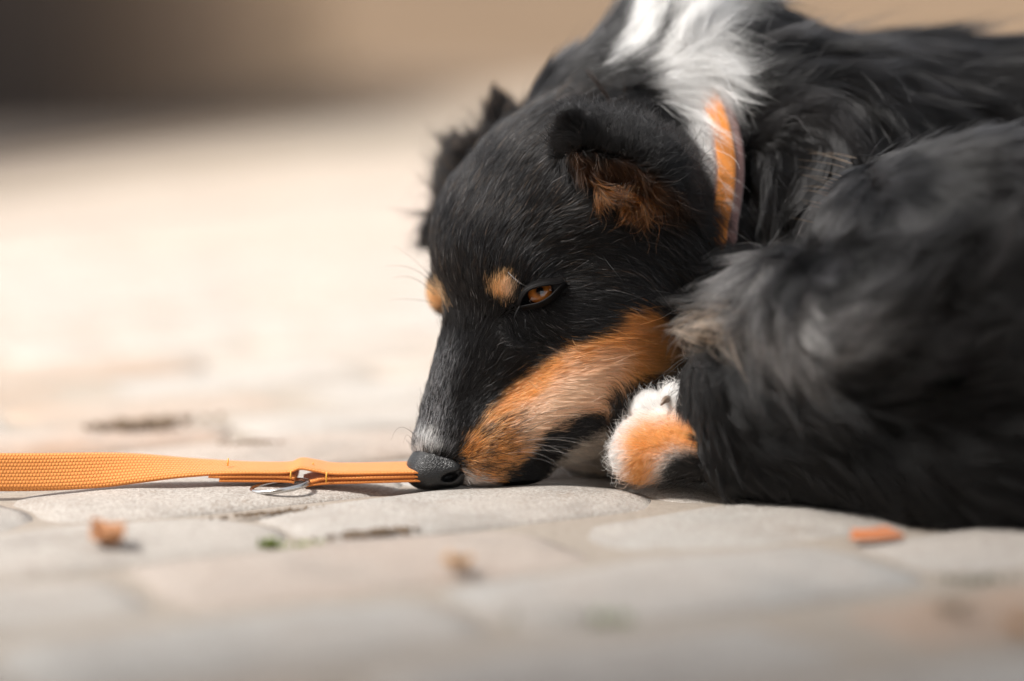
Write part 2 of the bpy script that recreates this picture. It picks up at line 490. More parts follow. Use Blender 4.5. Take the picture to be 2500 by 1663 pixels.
# value noise ------------------------------------------------------
_NT = RNG.random((64, 64, 64)).astype(np.float32) * 2 - 1
def vnoise(p, scale):
    q = p * scale + 1000.0; i = np.floor(q).astype(int); f = q - i; f = f * f * (3 - 2 * f)
    out = 0
    for a in (0, 1):
        for b in (0, 1):
            for d in (0, 1):
                w = (f[:, 0] if a else 1 - f[:, 0]) * (f[:, 1] if b else 1 - f[:, 1]) * (f[:, 2] if d else 1 - f[:, 2])
                out = out + w * _NT[(i[:, 0] + a) % 64, (i[:, 1] + b) % 64, (i[:, 2] + d) % 64]
    return out

# coat markings ----------------------------------------------------
BLACK = np.array([0.0055, 0.0052, 0.0054]); TAN = np.array([0.76, 0.30, 0.07]); CREAM = np.array([0.95, 0.64, 0.42])
WHITE = np.array([0.97, 0.96, 0.94]); BROWN = np.array([0.16, 0.055, 0.014]); GREY = np.array([0.33, 0.33, 0.34])

def poly_sd(pt, poly):
    """signed distance in px to a polygon (negative inside)"""
    poly = np.asarray(poly, float); d = np.full(len(pt), 1e9); ins = np.zeros(len(pt), bool)
    for i in range(len(poly)):
        a, b = poly[i], poly[(i + 1) % len(poly)]; ab = b - a
        t = np.clip(((pt - a) @ ab) / (ab @ ab), 0, 1)
        d = np.minimum(d, np.linalg.norm(pt - a - t[:, None] * ab, axis=1))
        c = ((a[1] > pt[:, 1]) != (b[1] > pt[:, 1]))
        xx = a[0] + (pt[:, 1] - a[1]) / (b[1] - a[1] + 1e-12) * ab[0]
        ins ^= c & (pt[:, 0] < xx)
    return np.where(ins, -d, d)

CHEEK = [(1130, 1186), (1128, 1120), (1150, 1065), (1190, 1010), (1235, 960), (1290, 915), (1330, 880), (1360, 855), (1430, 838), (1500, 812),
         (1530, 780), (1518, 760), (1590, 758), (1640, 790), (1665, 850), (1640, 900), (1600, 920), (1560, 960), (1500, 960), (1480, 1000),
         (1470, 1060), (1400, 1110), (1300, 1150), (1230, 1190)]
CHEEK_LIGHT = [(1290, 1100), (1260, 1020), (1330, 960), (1390, 900), (1470, 880), (1530, 885), (1500, 930), (1470, 990), (1440, 1005), (1370, 1050)]
MOUTH = [(1468, 1015), (1475, 1040), (1440, 1075), (1390, 1110), (1350, 1150), (1320, 1185), (1230, 1187), (1275, 1140), (1300, 1100), (1345, 1060), (1400, 1022), (1440, 1008)]
JAW_SHADE = [(1500, 955), (1560, 925), (1660, 915), (1680, 1010), (1560, 1020), (1500, 1060), (1472, 1040), (1480, 990)]
NEARBROW = [(1196, 690), (1206, 668), (1232, 655), (1248, 672), (1252, 700), (1248, 722), (1232, 734), (1212, 724), (1198, 708)]
FARBROW = [(1030, 700), (1058, 692), (1080, 716), (1084, 742), (1072, 762), (1030, 770)]
WHITE_A = [(1475, 160), (1500, 110), (1530, 40), (1560, -60), (1830, -60), (1790, 60), (1800, 150), (1790, 175), (1700, 150), (1560, 190), (1545, 130), (1500, 145), (1460, 190)]
WHITE_B = [(1555, 195), (1620, 165), (1720, 150), (1820, 165), (1795, 215), (1755, 260), (1770, 540), (1715, 540), (1695, 420), (1680, 340), (1650, 275), (1600, 230)]
STRIPE = [(1420, 235), (1480, 185), (1560, 128), (1610, 60), (1625, -60), (1638, -60), (1635, 60), (1590, 135), (1530, 188), (1470, 240)]
WHITE_C = [(1800, 590), (1820, 560), (1850, 560), (1880, 540), (1850, 620), (1810, 680), (1780, 680)]

def lerp(c, col, w): return c * (1 - w[:, None]) + np.asarray(col) * w[:, None]

def coat_colour(v, gid, jitter=True):
    """colour of the coat at view-space points v"""
    p = pix(v)
    if jitter: p = p + RNG.normal(0, 7.0, p.shape)
    p = p + np.stack([vnoise(v, 90.0), vnoise(v + 3.3, 90.0)], 1) * 9 + np.stack([vnoise(v, 300.0), vnoise(v + 7.1, 300.0)], 1) * 6
    n = len(v); c = np.tile(BLACK, (n, 1)); soft = lambda poly, w: 1 - smoothstep(-w, w, poly_sd(p, poly))
    hd = (gid == HEAD)
    w = soft(CHEEK, 10) * hd
    tanmix = lerp(np.tile(TAN, (n, 1)), CREAM, np.clip(soft(CHEEK_LIGHT, 40) * 0.95 + 0.25 * vnoise(v, 160), 0, 1))
    back = np.clip((p[:, 0] - 1520) / 120, 0, 1)
    tanmix = lerp(tanmix, BROWN * 1.5, back * 0.65)
    c = c * (1 - w[:, None]) + tanmix * w[:, None]
    # lower muzzle: tan flecked with black near the whisker beds
    fl = soft([(1130, 1190), (1120, 1110), (1180, 1020), (1290, 1000), (1300, 1080), (1260, 1190)], 18) * hd
    c = lerp(c, BLACK * 2.0, np.clip(fl * 1.2, 0, 1) * (RNG.random(n) < 0.42 + 0.45 * vnoise(v, 260.0)) * 0.85)
    c = lerp(c, WHITE * 0.75, soft([(1125, 1188), (1140, 1150), (1200, 1175), (1240, 1195)], 10) * hd * 0.7)
    c = lerp(c, BLACK, (1 - smoothstep(-1, 13, poly_sd(p, MOUTH))) * hd)
    c = lerp(c, np.array([0.60, 0.50, 0.40]), soft([(1330, 1190), (1360, 1130), (1420, 1080), (1475, 1050), (1540, 1100), (1520, 1200)], 10) * hd)
    c = lerp(c, BLACK * 1.5, soft(JAW_SHADE, 14) * hd)  # shade of the recess behind the jaw, painted as near-black hair
    br = np.maximum(soft(NEARBROW, 6), soft(FARBROW, 6)) * hd
    c = lerp(c, np.array([0.78, 0.43, 0.18]), br)
    hl = soft([(1232, 668), (1250, 680), (1250, 722), (1238, 726), (1226, 700)], 9) * hd
    c = lerp(c, CREAM, hl * 0.8)
    # grizzled bridge of the muzzle and above the nose
    gz = soft([(1000, 1150), (1000, 1080), (1040, 960), (1070, 880), (1100, 850), (1090, 950), (1080, 1020), (1100, 1060), (1090, 1095)], 34) * hd
    c = lerp(c, GREY * 1.5, gz * (RNG.random(n) < 0.42) * 0.9)
    c = lerp(c, WHITE * 0.8, soft([(1005, 1120), (1020, 1050), (1060, 1040), (1085, 1085), (1050, 1100)], 10) * hd * (RNG.random(n) < 0.75))
    c = lerp(c, BLACK, soft([(995, 1125), (1050, 1108), (1110, 1108), (1140, 1130), (1140, 1170), (1110, 1195), (1000, 1195)], 4) * hd)
    # neck
    nk = (gid == NECK) | (gid == TORSO)
    wn_ = np.maximum(soft(WHITE_A, 9), soft(WHITE_B, 9)) * nk
    wn_ = wn_ * (1 - soft(STRIPE, 10))
    c = lerp(c, WHITE, wn_ * (v[:, 2] < 1.66))
    c = lerp(c, WHITE * 0.9, soft(WHITE_C, 8) * nk)
    # ear lining
    er = (gid == EAR)
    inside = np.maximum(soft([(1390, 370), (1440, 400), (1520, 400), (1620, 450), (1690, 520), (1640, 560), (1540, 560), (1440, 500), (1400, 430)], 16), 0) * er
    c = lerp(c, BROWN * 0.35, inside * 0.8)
    # paw
    pw = (gid == PAW)
    c = np.where(pw[:, None], WHITE, c)
    t = soft([(1515, 1070), (1558, 1028), (1640, 1012), (1730, 1010), (1730, 1110), (1640, 1095), (1605, 1130), (1600, 1200), (1520, 1195), (1522, 1130)], 30) * pw
    c = lerp(c, TAN * np.array([1.15, 1.2, 1.3]), t)
    c = lerp(c, BLACK * 2, soft([(1630, 1115), (1670, 1095), (1760, 1110), (1760, 1220), (1590, 1220)], 20) * pw)
    c = lerp(c, BLACK * 2, smoothstep(1690, 1712, p[:, 0]) * pw)
    # tail: tan tips; light on tail locks and haunch sheen painted grey
    tl = (gid == TAIL)
    c = lerp(c, np.array([0.60, 0.42, 0.28]), tl * np.clip(soft([(1640, 830), (1690, 780), (1760, 740), (1800, 800), (1740, 850), (1660, 850)], 20), 0, 1) * (RNG.random(n) < 0.6))
    c = lerp(c, np.array([0.32, 0.30, 0.29]), tl * soft([(1770, 640), (1860, 600), (1920, 740), (2060, 780), (2140, 860), (1980, 905), (1850, 870), (1780, 790)], 30) * (RNG.random(n) < 0.55))
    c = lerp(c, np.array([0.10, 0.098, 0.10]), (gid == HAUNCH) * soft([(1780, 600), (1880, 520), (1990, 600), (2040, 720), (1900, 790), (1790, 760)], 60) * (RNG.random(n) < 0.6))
    return c

# skin mesh --------------------------------------------------------
root = tag(empty("dog", (0.12, 1.45, 0.0)), "black, tan and white long-haired dog lying curled up with its chin on the paving stones", "dog")
gidV = groups_at(BV)
body_me = mesh_np("body", to_world(BV), BQ)
ca = body_me.color_attributes.new("coat", 'FLOAT_COLOR', 'POINT')
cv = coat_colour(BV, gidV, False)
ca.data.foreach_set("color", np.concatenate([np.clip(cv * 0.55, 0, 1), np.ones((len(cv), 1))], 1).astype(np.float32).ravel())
t = NT("skin"); at = t.node("ShaderNodeAttribute"); at.attribute_name = "coat"; t.base(at.outputs["Color"]); t.rough(0.9)
t.b.inputs["Specular IOR Level"].default_value = 0.1
M_SKIN = t.m
body = link("body", body_me, root, M_SKIN)

# fur --------------------------------------------------------------
def hair_material(name, rough=0.32, radial=0.55, rand=0.25, diffuse=0.45, ior=1.5):
    m = bpy.data.materials.new(name); m.use_nodes = True; nt = m.node_tree
    for n_ in list(nt.nodes): nt.nodes.remove(n_)
    o = nt.nodes.new("ShaderNodeOutputMaterial"); h = nt.nodes.new("ShaderNodeBsdfHairPrincipled")
    h.parametrization = 'COLOR'
    a = nt.nodes.new("ShaderNodeAttribute"); a.attribute_name = "hair_colour"
    nt.links.new(a.outputs["Color"], h.inputs["Color"])
    h.inputs["Roughness"].default_value = rough; h.inputs['IOR'].default_value = ior; h.inputs["Radial Roughness"].default_value = radial
    h.inputs["Random Roughness"].default_value = rand
    df = nt.nodes.new("ShaderNodeBsdfDiffuse"); nt.links.new(a.outputs["Color"], df.inputs["Color"])
    mx = nt.nodes.new("ShaderNodeMixShader"); mx.inputs[0].default_value = diffuse
    nt.links.new(h.outputs[0], mx.inputs[1]); nt.links.new(df.outputs[0], mx.inputs[2])
    nt.links.new(mx.outputs[0], o.inputs[0]); return m
M_HAIR = hair_material("coat_hair", 0.29, 0.5, 0.25, 0.40, 1.52)
M_GLOSS = hair_material("glossy_coat_hair", 0.22, 0.4, 0.2, 0.28, 1.6)

def make_curves(name, pts, rad, col, parent, mat):
    """pts (n,k,3) world, rad (n,k), col (n,3)"""
    n, k = pts.shape[:2]
    hc = bpy.data.hair_curves.new(name); hc.add_curves([k] * n)
    hc.attributes["position"].data.foreach_set("vector", pts.astype(np.float32).ravel())
    ra = hc.attributes.get("radius") or hc.attributes.new("radius", 'FLOAT', 'POINT')
    ra.data.foreach_set("value", rad.astype(np.float32).ravel())
    cc = hc.attributes.new("hair_colour", 'FLOAT_COLOR', 'CURVE')
    cc.data.foreach_set("color", np.concatenate([np.clip(col, 0, 1), np.ones((n, 1))], 1).astype(np.float32).ravel())
    o = link(name, hc, parent, mat, "stuff")
    return o

# triangulated sampling of the skin
TRI = np.concatenate([BQ[:, [0, 1, 2]], BQ[:, [0, 2, 3]]])
A_, B_, C_ = BV[TRI[:, 0]], BV[TRI[:, 1]], BV[TRI[:, 2]]
TN = np.cross(B_ - A_, C_ - A_); TA = np.linalg.norm(TN, axis=1) / 2; TN /= (2 * TA[:, None] + 1e-12)
TC = (A_ + B_ + C_) / 3
TG = gidV[TRI[:, 0]]; TP = pix(TC)
TF = (TN * -(TC / np.linalg.norm(TC, axis=1, keepdims=True))).sum(1)      # facing the lens
TH = CAM_H + TC[:, 1] * CP - TC[:, 2] * SP

def flow(guides, p):
    g = np.array(guides, float); acc = np.zeros((len(p), 4)); ws = np.zeros(len(p))
    for (gx, gy, dx, dy, ln, hh) in g:
        w = 1.0 / (((p[:, 0] - gx) ** 2 + (p[:, 1] - gy) ** 2) + 900.0) ** 2
        nrm = math.hypot(dx, dy)
        acc += w[:, None] * np.array([dx / nrm, dy / nrm, ln, hh]); ws += w
    acc /= ws[:, None]; return acc

def grow(name, groups, guides, n, K_=6, radius=0.0001, clump=0.4, clump_n=60, wave=0.0, wave_f=60.0, noise_amp=0.25, noise_s=60.0,
         dens=None, colour_fn=None, exclude=None, facing_min=-0.6, parent=None, len_var=0.25, tip=0.15, gravity=0.0, bright=0.25, stray=0.01, mat=None):
    w = TA * np.isin(TG, groups) * (TF > facing_min) * (TH > 0.002)
    w = w * np.where(TF > -0.05, 1.0, 0.5)
    if dens is not None: w = w * dens(TP, TC)
    if exclude is not None: w = w * (1 - exclude(TP))
    w /= w.sum()
    ti = RNG.choice(len(w), n, p=w)
    a, b = RNG.random(n), RNG.random(n); m = a + b > 1; a[m] = 1 - a[m]; b[m] = 1 - b[m]
    P = A_[ti] + a[:, None] * (B_[ti] - A_[ti]) + b[:, None] * (C_[ti] - A_[ti])
    px = pix(P)
    if exclude is not None:
        keep = exclude(px) < 0.5; P, px = P[keep], px[keep]; n = len(P)
    gid = groups_at(P)
    f = flow(guides, px)
    L = f[:, 2] / 1000 * np.clip(1 + RNG.normal(0, len_var, n), 0.4, 1.8); H = f[:, 3] / 1000 * np.clip(1 + RNG.normal(0, 0.35, n), 0.2, 2.5)
    st = RNG.random(n) < stray
    H = np.where(st, H * 2.5 + 0.001, H); L = np.where(st, L * 1.25, L)
    pts = np.zeros((n, K_, 3)); pts[:, 0] = P; cur = P.copy(); ang_st = RNG.normal(0, 0.09, n) + st * RNG.normal(0, 0.4, n)
    prev = None
    for s in range(1, K_):
        fr = flow(guides, pix(cur)) if (s <= 2 or s % 2) else fr
        d = np.stack([fr[:, 0], -fr[:, 1], np.zeros(n)], 1)
        a_ = noise_amp * (vnoise(cur, noise_s) + 0.5 * vnoise(cur + 5.7, noise_s * 2.6)) + ang_st
        if wave: a_ = a_ + wave * np.sin(wave_f * (s / (K_ - 1)) * L * 6.28 + 6.0 * vnoise(P + 9.1, 35.0))
        ca_, sa_ = np.cos(a_), np.sin(a_)
        d = np.stack([d[:, 0] * ca_ - d[:, 1] * sa_, d[:, 0] * sa_ + d[:, 1] * ca_, d[:, 2]], 1)
        N = normal_at(cur)
        tt = d - N * (d * N).sum(1, keepdims=True); tl = np.linalg.norm(tt, axis=1, keepdims=True)
        tt = tt / (tl + 0.05) 
        cur = cur + tt * (L / (K_ - 1))[:, None]
        if gravity: cur = cur - gravity * (L / (K_ - 1))[:, None] * (s / (K_ - 1)) * np.array([0, CP, -SP])
        # keep the strand at its own height above the skin
        sdv = sample(GRID, cur); N2 = normal_at(cur)
        want = H * (1 - (1 - s / (K_ - 1)) ** 1.6)
        corr = np.clip(want - sdv, -0.004, 0.02)
        corr = np.where(sdv < want, corr, corr * 0.35)
        cur = cur + N2 * corr[:, None]
        h = CAM_H + cur[:, 1] * CP - cur[:, 2] * SP
        lift = np.clip(-0.001 - h, 0, 0.05); cur = cur + lift[:, None] * np.array([0, CP, -SP])
        pts[:, s] = cur
    if clump and clump_n:
        cn = max(8, n // clump_n); ci = RNG.choice(n, cn, replace=False)
        kd = kdtree.KDTree(cn)
        for q, i_ in enumerate(ci): kd.insert(P[i_], q)
        kd.balance()
        near = np.array([kd.find(p_)[1] for p_ in P])
        gi = ci[near]; ss = (np.arange(K_) / (K_ - 1)) ** 1.3
        ww = clump * np.clip(1 + RNG.normal(0, 0.35, n), 0, 1.6); ww[st] = 0
        tw = np.clip(ww[:, None] * ss[None, :], 0, 0.95)
        gp = pts[gi]; off = (gp - gp[:, :1])                  # follow the leader's shape, then close in on it
        lead = pts[:, :1] + off * (L / L[gi])[:, None, None] + (gp[:, :1] - pts[:, :1]) * tw[..., None] * 0.9
        pts = pts * (1 - tw[..., None]) + lead * tw[..., None]
        cid = near
    else: cid = np.arange(n)
    mid = K_ // 2 - 1 if L.mean() > 0.02 else K_ // 2
    col = coat_colour(pts[:, mid], gid)
    if colour_fn is not None: col = colour_fn(col, P, px, gid, cid)
    mx_ = col.max(1); sg = np.where(mx_ > .15, min(bright, .2), bright); var = np.exp(RNG.normal(0, 1, n) * sg); var = np.minimum(var, 0.97 / mx_); col = col * var[:, None]
    prof = 1 - (1 - tip) * (np.arange(K_) / (K_ - 1)) ** 2
    rad = radius * np.clip(1 + RNG.normal(0, .2, n), .5, 1.6)[:, None] * prof[None, :]
    return make_curves(name, to_world(pts.reshape(-1, 3)).reshape(n, K_, 3), rad, col, parent or root, mat or M_HAIR)

EYEHOLE = [(1272, 746), (1282, 722), (1296, 709), (1316, 702), (1340, 698), (1364, 696), (1352, 712), (1334, 728), (1312, 737), (1290, 742)]
def no_face(p):
    e = poly_sd(p, EYEHOLE) < 4
    nz = (((p[:, 0] - 1068) / 60) ** 2 + ((p[:, 1] - 1156) / 40) ** 2) < 1
    return (e | nz).astype(float)

HG = [  # px, py, dx, dy, length mm, height mm
 (1010,1075,.15,-1,6,1.0),(1040,1000,.25,-1,8,1.2),(1075,920,.3,-1,9,1.2),(1110,850,.3,-1,10,1.2),(1080,1050,.5,-1,6,.8),
 (1150,780,.15,-1,10,1.0),(1100,740,.0,-1,9,1.0),(1070,720,-.3,-1,8,1.6),(1160,650,.1,-1,11,1.2),(1080,620,.1,-1,11,1.2),
 (1225,725,.1,-1,5.5,1.6),(1225,690,.1,-1,5.5,1.6),(1260,660,.4,-1,11,1.4),(1180,500,.45,-1,13,1.3),(1120,480,.4,-1,13,1.3),(1280,560,.55,-.9,13,1.3),
 (1250,430,.6,-.9,15,1.5),(1340,320,.75,-.75,17,2.2),(1420,260,.8,-.6,20,3),(1340,450,.6,-.8,15,1.5),(1400,560,.9,-.35,15,1.6),
 (1330,640,.85,-.55,12,1.3),(1400,650,1,-.12,13,1.4),(1470,640,1,.1,17,2),(1560,610,.85,.5,30,4),(1620,560,.75,.7,38,6),(1690,560,.6,.8,42,7),
 (1600,680,.7,.75,40,6),(1680,680,.6,.85,40,7),(1720,640,.5,.9,38,7),(1540,720,.95,.3,22,3),(1460,720,1,.15,15,1.6),
 (1300,775,.4,.9,8,.9),(1260,800,.1,.9,7,.9),(1340,810,.85,.5,12,1.2),(1400,790,1,.05,14,1.4),(1380,745,.95,.25,12,1.2),(1480,790,1,-.1,16,1.6),
 (1200,860,.35,-.9,9,1.1),(1240,880,.7,-.55,9,1.1),(1300,860,.95,-.0,11,1.3),(1180,960,.6,-.75,8,1),(1130,1020,.5,-.85,7,.9),
 (1250,980,.95,-.3,9,1.1),(1330,930,1,-.15,12,1.3),(1420,900,1,-.18,14,1.5),(1500,860,1,-.1,17,2),(1560,820,1,.12,20,2.5),(1620,850,.95,.35,22,3),
 (1580,900,.9,.4,22,3),(1540,950,.5,.9,24,3),(1500,1000,.2,1,22,3),(1440,970,.9,-.1,12,1.4),(1170,1100,.75,-.5,5,.9),(1230,1080,.9,-.3,6,1),
 (1300,1040,.95,-.25,8,1),(1370,1040,.95,-.2,8,1),(1160,1160,.9,.2,4.5,1),(1240,1140,.9,.25,5,1),(1330,1120,.8,.5,7,1),(1400,1120,.7,.5,18,3),(1470,1110,.9,.4,22,4)]
def head_dens(p, c): return np.where((p[:, 0] > 1500) & (p[:, 1] < 700), 0.6, 1.0) * np.where(p[:, 1] > 840, 1.35, 1.0)
def head_col(col, P, px, gid, cid):
    lum = col.mean(1); blk = lum < 0.03
    r = RNG.random(len(col))
    col = np.where((blk & (r < 0.04))[:, None], np.array([.12, .11, .11]), col)
    col = np.where((blk & (r > 0.93) & (px[:, 1] < 700))[:, None], np.array([.05, .028, .016]), col)
    return col
grow("head_fur", [HEAD], HG, 190000, 6, 0.00012, .35, 26, noise_amp=.16, noise_s=70, dens=head_dens, exclude=no_face, colour_fn=head_col, bright=.5, stray=.005)

# near ear: velvet rim, shaggy lining, long feathering
EG = [(1380,330,-.5,-.8,5,2.5),(1440,285,-.1,-1,5,2.5),(1520,290,.2,-1,5,3),(1600,330,.5,-.85,6,3),(1680,380,.7,-.5,9,4),(1710,430,.9,.1,18,5),
 (1400,420,.3,.9,10,3),(1460,420,.5,.8,16,4),(1540,470,.2,1,22,5),(1620,480,.8,.5,26,6),(1700,500,.8,.5,34,7),(1500,350,.2,-.8,7,3),(1600,400,.5,-.3,8,3)]
grow("ear_fur", [EAR], EG, 42000, 6, 0.0001, .3, 20, noise_amp=.5, noise_s=90, bright=.3, stray=.05)
def ear_inner(col, P, px, gid, cid):
    base = np.array([0.30, 0.095, 0.02]); r = RNG.random(len(col))
    h = ((cid * 2654435761) % 1000) / 1000.0
    c = base[None] * (0.25 + 1.0 * h[:, None]); return np.where((r < .3)[:, None], BLACK * 2, c)
def inner_dens(p, c):
    return (poly_sd(p, [(1425, 425), (1480, 420), (1545, 445), (1575, 485), (1530, 500), (1465, 470)]) < 0).astype(float)
grow("ear_lining_fur", [EAR], [(1420,410,.9,.5,18,7),(1470,450,.7,.8,22,8),(1530,440,-.1,1,24,8),(1560,480,.1,1,22,6),(1600,450,.3,.9,26,9),(1660,490,.6,.7,24,8),(1500,490,.3,1,22,6)],
     3600, 9, 0.00010, .75, 45, wave=.9, wave_f=24, noise_amp=1.3, noise_s=45, dens=inner_dens, colour_fn=ear_inner, bright=.35, stray=.05)
# far ear and its fringe
grow("far_ear_fur", [FEAR], [(1215,240,-.1,-1,8,1.5),(1250,290,.3,-.9,9,2),(1180,330,-.6,-.8,17,6),(1150,400,-.8,-.6,20,7),(1100,470,-.8,-.5,20,6),(1080,550,-.7,.4,18,5),(1300,300,.5,-.8,9,3)],
     16000, 6, 0.0001, .7, 60, noise_amp=.4, noise_s=60, bright=.3, stray=.04,
     colour_fn=lambda col, P, px, gid, cid: np.where((RNG.random(len(col)) < .08)[:, None], np.array([.12, .06, .03]), col))
# neck, white blaze, shoulder, back
NG = [(1400,220,.8,-.6,24,4),(1470,200,.8,-.5,30,5),(1500,290,.95,-.1,30,5),(1580,290,.9,.5,32,6),(1640,350,.65,.8,32,6),(1680,420,.4,.95,32,6),
 (1500,120,.45,-.9,34,6),(1560,60,.35,-1,36,7),(1640,90,.5,-.9,38,7),(1720,60,.4,-.9,38,7),(1600,180,1,-.15,38,6),(1690,190,.8,.5,34,10),(1680,260,.75,.75,36,9),
 (1740,280,.25,1,20,9.5),(1720,370,.15,1,19,9),(1740,460,.1,1,14,6),(1680,330,.5,.9,26,8),(1780,150,.7,.7,30,9),(1560,150,.8,-.6,34,5),
 (1860,120,.9,-.3,40,6),(1900,180,1,-.15,48,7),(1980,160,1,0,50,7),(2080,180,.9,.45,50,7),(1870,300,1,-.6,46,7),(1960,250,1,-.1,48,8),(2060,280,.5,.85,50,8),
 (2040,370,-.1,1,50,8),(1980,330,.6,.3,42,8),(1990,440,-.6,.8,50,8),(1900,420,-.1,1,40,7),(1900,520,-.3,.9,40,7),(1850,480,.3,1,36,6),(1830,580,-.3,1,34,5),
 (2200,110,1,.05,50,6),(2200,180,.95,.4,50,7),(2350,100,1,.15,50,6),(2300,200,.8,.6,46,6),(2450,150,1,.4,46,6),(2150,280,.5,.85,46,7),(2400,300,.8,.5,40,6),(2550,200,1,.5,46,6)]
def body_col(col, P, px, gid, cid):
    h = ((cid * 2654435761) % 1000) / 1000.0
    blk = col.mean(1) < .05
    c2 = col * (0.4 + 5.0 * h[:, None] ** 3)
    return np.where(blk[:, None], c2, col)
def neck_dens(p, c): return np.where(p[:, 0] < 1850, 1.5, 1.0) * (c[:, 2] < 1.75)
grow("neck_fur", [NECK, TORSO], NG, 130000, 9, 0.00016, .78, 120, wave=.22, wave_f=14, noise_amp=.42, noise_s=28, dens=neck_dens, colour_fn=body_col, bright=.25, stray=.006, mat=M_GLOSS,
     exclude=lambda p: (poly_sd(p, [(1772, 240), (1790, 225), (1826, 310), (1836, 400), (1826, 520), (1808, 625), (1745, 625), (1740, 480), (1748, 400), (1766, 310)]) < 0).astype(float))
# haunch: shorter, dense; tail plume and thigh: long locks
HNG = [(2050,420,-.2,.9,22,3),(2150,350,.3,.5,24,3),(2300,330,1,-.05,24,3),(2450,350,1,.1,24,3),(2100,500,.1,1,26,3),(2200,450,.6,.7,26,3),(2350,450,1,.3,26,3),
 (2020,560,.1,1,26,4),(1960,620,.1,1,28,4),(2150,620,.5,.8,40,5),(2350,620,1,.25,34,4),(2480,600,1,.2,34,4),(2300,760,.9,.5,40,5),(2480,800,1,.2,40,5)]
def fg_dens(p, c): return (p[:, 0] < 2640).astype(float)
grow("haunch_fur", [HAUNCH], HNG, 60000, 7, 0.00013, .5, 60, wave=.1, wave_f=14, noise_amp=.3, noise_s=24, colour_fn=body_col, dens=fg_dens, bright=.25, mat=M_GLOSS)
TG_ = [(1740,810,-.9,.15,20,4),(1780,760,-.9,.2,22,5),(1830,700,.0,1,26,6),(1880,760,.45,.9,34,7),(1900,700,.3,.9,34,7),(1900,840,.9,.45,40,7),(1980,760,.7,.7,40,7),
 (2050,850,1,-.1,46,7),(2150,800,1,.0,46,7),(2200,880,.9,-.4,46,7),(2320,800,.7,-.7,46,8),(1790,850,.9,.4,26,5)]
grow("tail_fur", [TAIL], TG_, 42000, 9, 0.00014, .8, 160, wave=.3, wave_f=12, noise_amp=.6, noise_s=20, colour_fn=body_col, dens=fg_dens, bright=.3, stray=.02, mat=M_GLOSS)
LG = [(1760,930,.3,.9,16,3),(1800,900,.8,.4,34,6),(1900,930,1,.3,36,5),(2100,950,1,.05,36,5),(2350,950,1,-.1,36,5),(1740,1050,.5,.8,14,2),(1780,1130,.4,.6,18,3),
 (1900,1100,.9,.2,34,4),(2150,1150,.9,.35,36,5),(2400,1100,1,.1,36,5),(2100,1230,.6,.6,30,5),(1850,1190,.2,.6,24,3)]
grow("leg_fur", [LEG], LG, 60000, 7, 0.00014, .6, 90, wave=.15, wave_f=12, noise_amp=.5, noise_s=22, colour_fn=lambda col, P, px, gid, cid: col * 0.8, dens=fg_dens, bright=.25)
PG = [(1580,960,-.3,-1,6,2),(1650,940,-.2,-1,6,2),(1540,1050,-.8,-.6,7,2.0),(1500,1100,-1,-.1,7,2.2),(1500,1150,-.9,.5,9,2),(1600,1060,-.9,-.2,8,1.5),(1670,1060,-1,-.1,8,1.5),(1580,1140,-.6,.7,8,1.5)]
grow("paw_fur", [PAW], PG, 26000, 5, 0.0001, .35, 22, noise_amp=.4, noise_s=90, bright=.12, stray=.03)

# free hairs drawn by hand: whiskers, brow bristles, stray tufts ----
def strands(name, rows, radius, col, k=10, parent=None):
    pts, rad, cl = [], [], []
    for (a, m, b, rr, cc) in rows:
        a, m, b = C(*a), C(*m), C(*b); t_ = np.linspace(0, 1, k)[:, None]
        q = (1 - t_) ** 2 * a + 2 * t_ * (1 - t_) * m + t_ ** 2 * b
        pts.append(to_world(q)); rad.append(radius * rr * (1 - 0.8 * np.linspace(0, 1, k))); cl.append(cc if cc is not None else col)
    return make_curves(name, np.array(pts), np.array(rad), np.array(cl), parent or root, M_HAIR)
DK = (0.02, 0.018, 0.018); LT = (0.6, 0.58, 0.55)
strands("whisker", [
 ((1255,1045,1.418),(1350,980,1.40),(1480,998,1.39),0.75,DK),((1292,1052,1.417),(1370,1000,1.40),(1560,1000,1.40),0.75,DK),
 ((1265,1080,1.418),(1380,1050,1.40),(1478,1095,1.395),0.75,DK),((1290,1075,1.418),(1400,1060,1.40),(1500,1120,1.395),.35,(.35,.33,.31)),
 ((1262,1100,1.418),(1360,1070,1.40),(1445,1120,1.39),0.75,DK),((1240,1108,1.42),(1330,1085,1.40),(1400,1170,1.39),.35,(.35,.33,.31)),
 ((1270,1120,1.42),(1340,1110,1.40),(1390,1165,1.40),0.75,DK),((1300,1100,1.42),(1380,1090,1.40),(1470,1150,1.40),.35,(.35,.33,.31)),
 ((1260,1060,1.418),(1330,1015,1.40),(1420,1010,1.39),.7,DK),((1310,1085,1.42),(1370,1085,1.4),(1430,1160,1.4),.35,(.35,.33,.31)),
 ((1060,700,1.47),(1020,640,1.47),(940,650,1.47),.9,DK),((1062,720,1.47),(1010,660,1.47),(960,680,1.47),.9,DK),((1058,740,1.47),(1000,725,1.47),(950,733,1.47),.7,DK),
 ((1060,690,1.47),(1030,640,1.47),(960,600,1.47),.6,DK),((1240,664,1.415),(1262,690,1.40),(1288,700,1.406),.9,(.2,.2,.2)),
 ((1010,1060,1.43),(970,1020,1.42),(955,1075,1.42),.6,DK),((1006,1075,1.43),(990,1045,1.42),(985,1085,1.42),.5,DK)], 0.00022, DK)
tuft = []
rt = random.Random(5)
for q in range(26):
    f_ = rt.uniform(-1, 1)
    tuft.append(((1500 + 8 * f_, 270 + 4 * f_, 1.47), (1480 + 5 * f_, 225, 1.465), (1432 + 10 * f_ * rt.random(), 165 + 12 * rt.random(), 1.46), 1, (.03, .02, .016)))
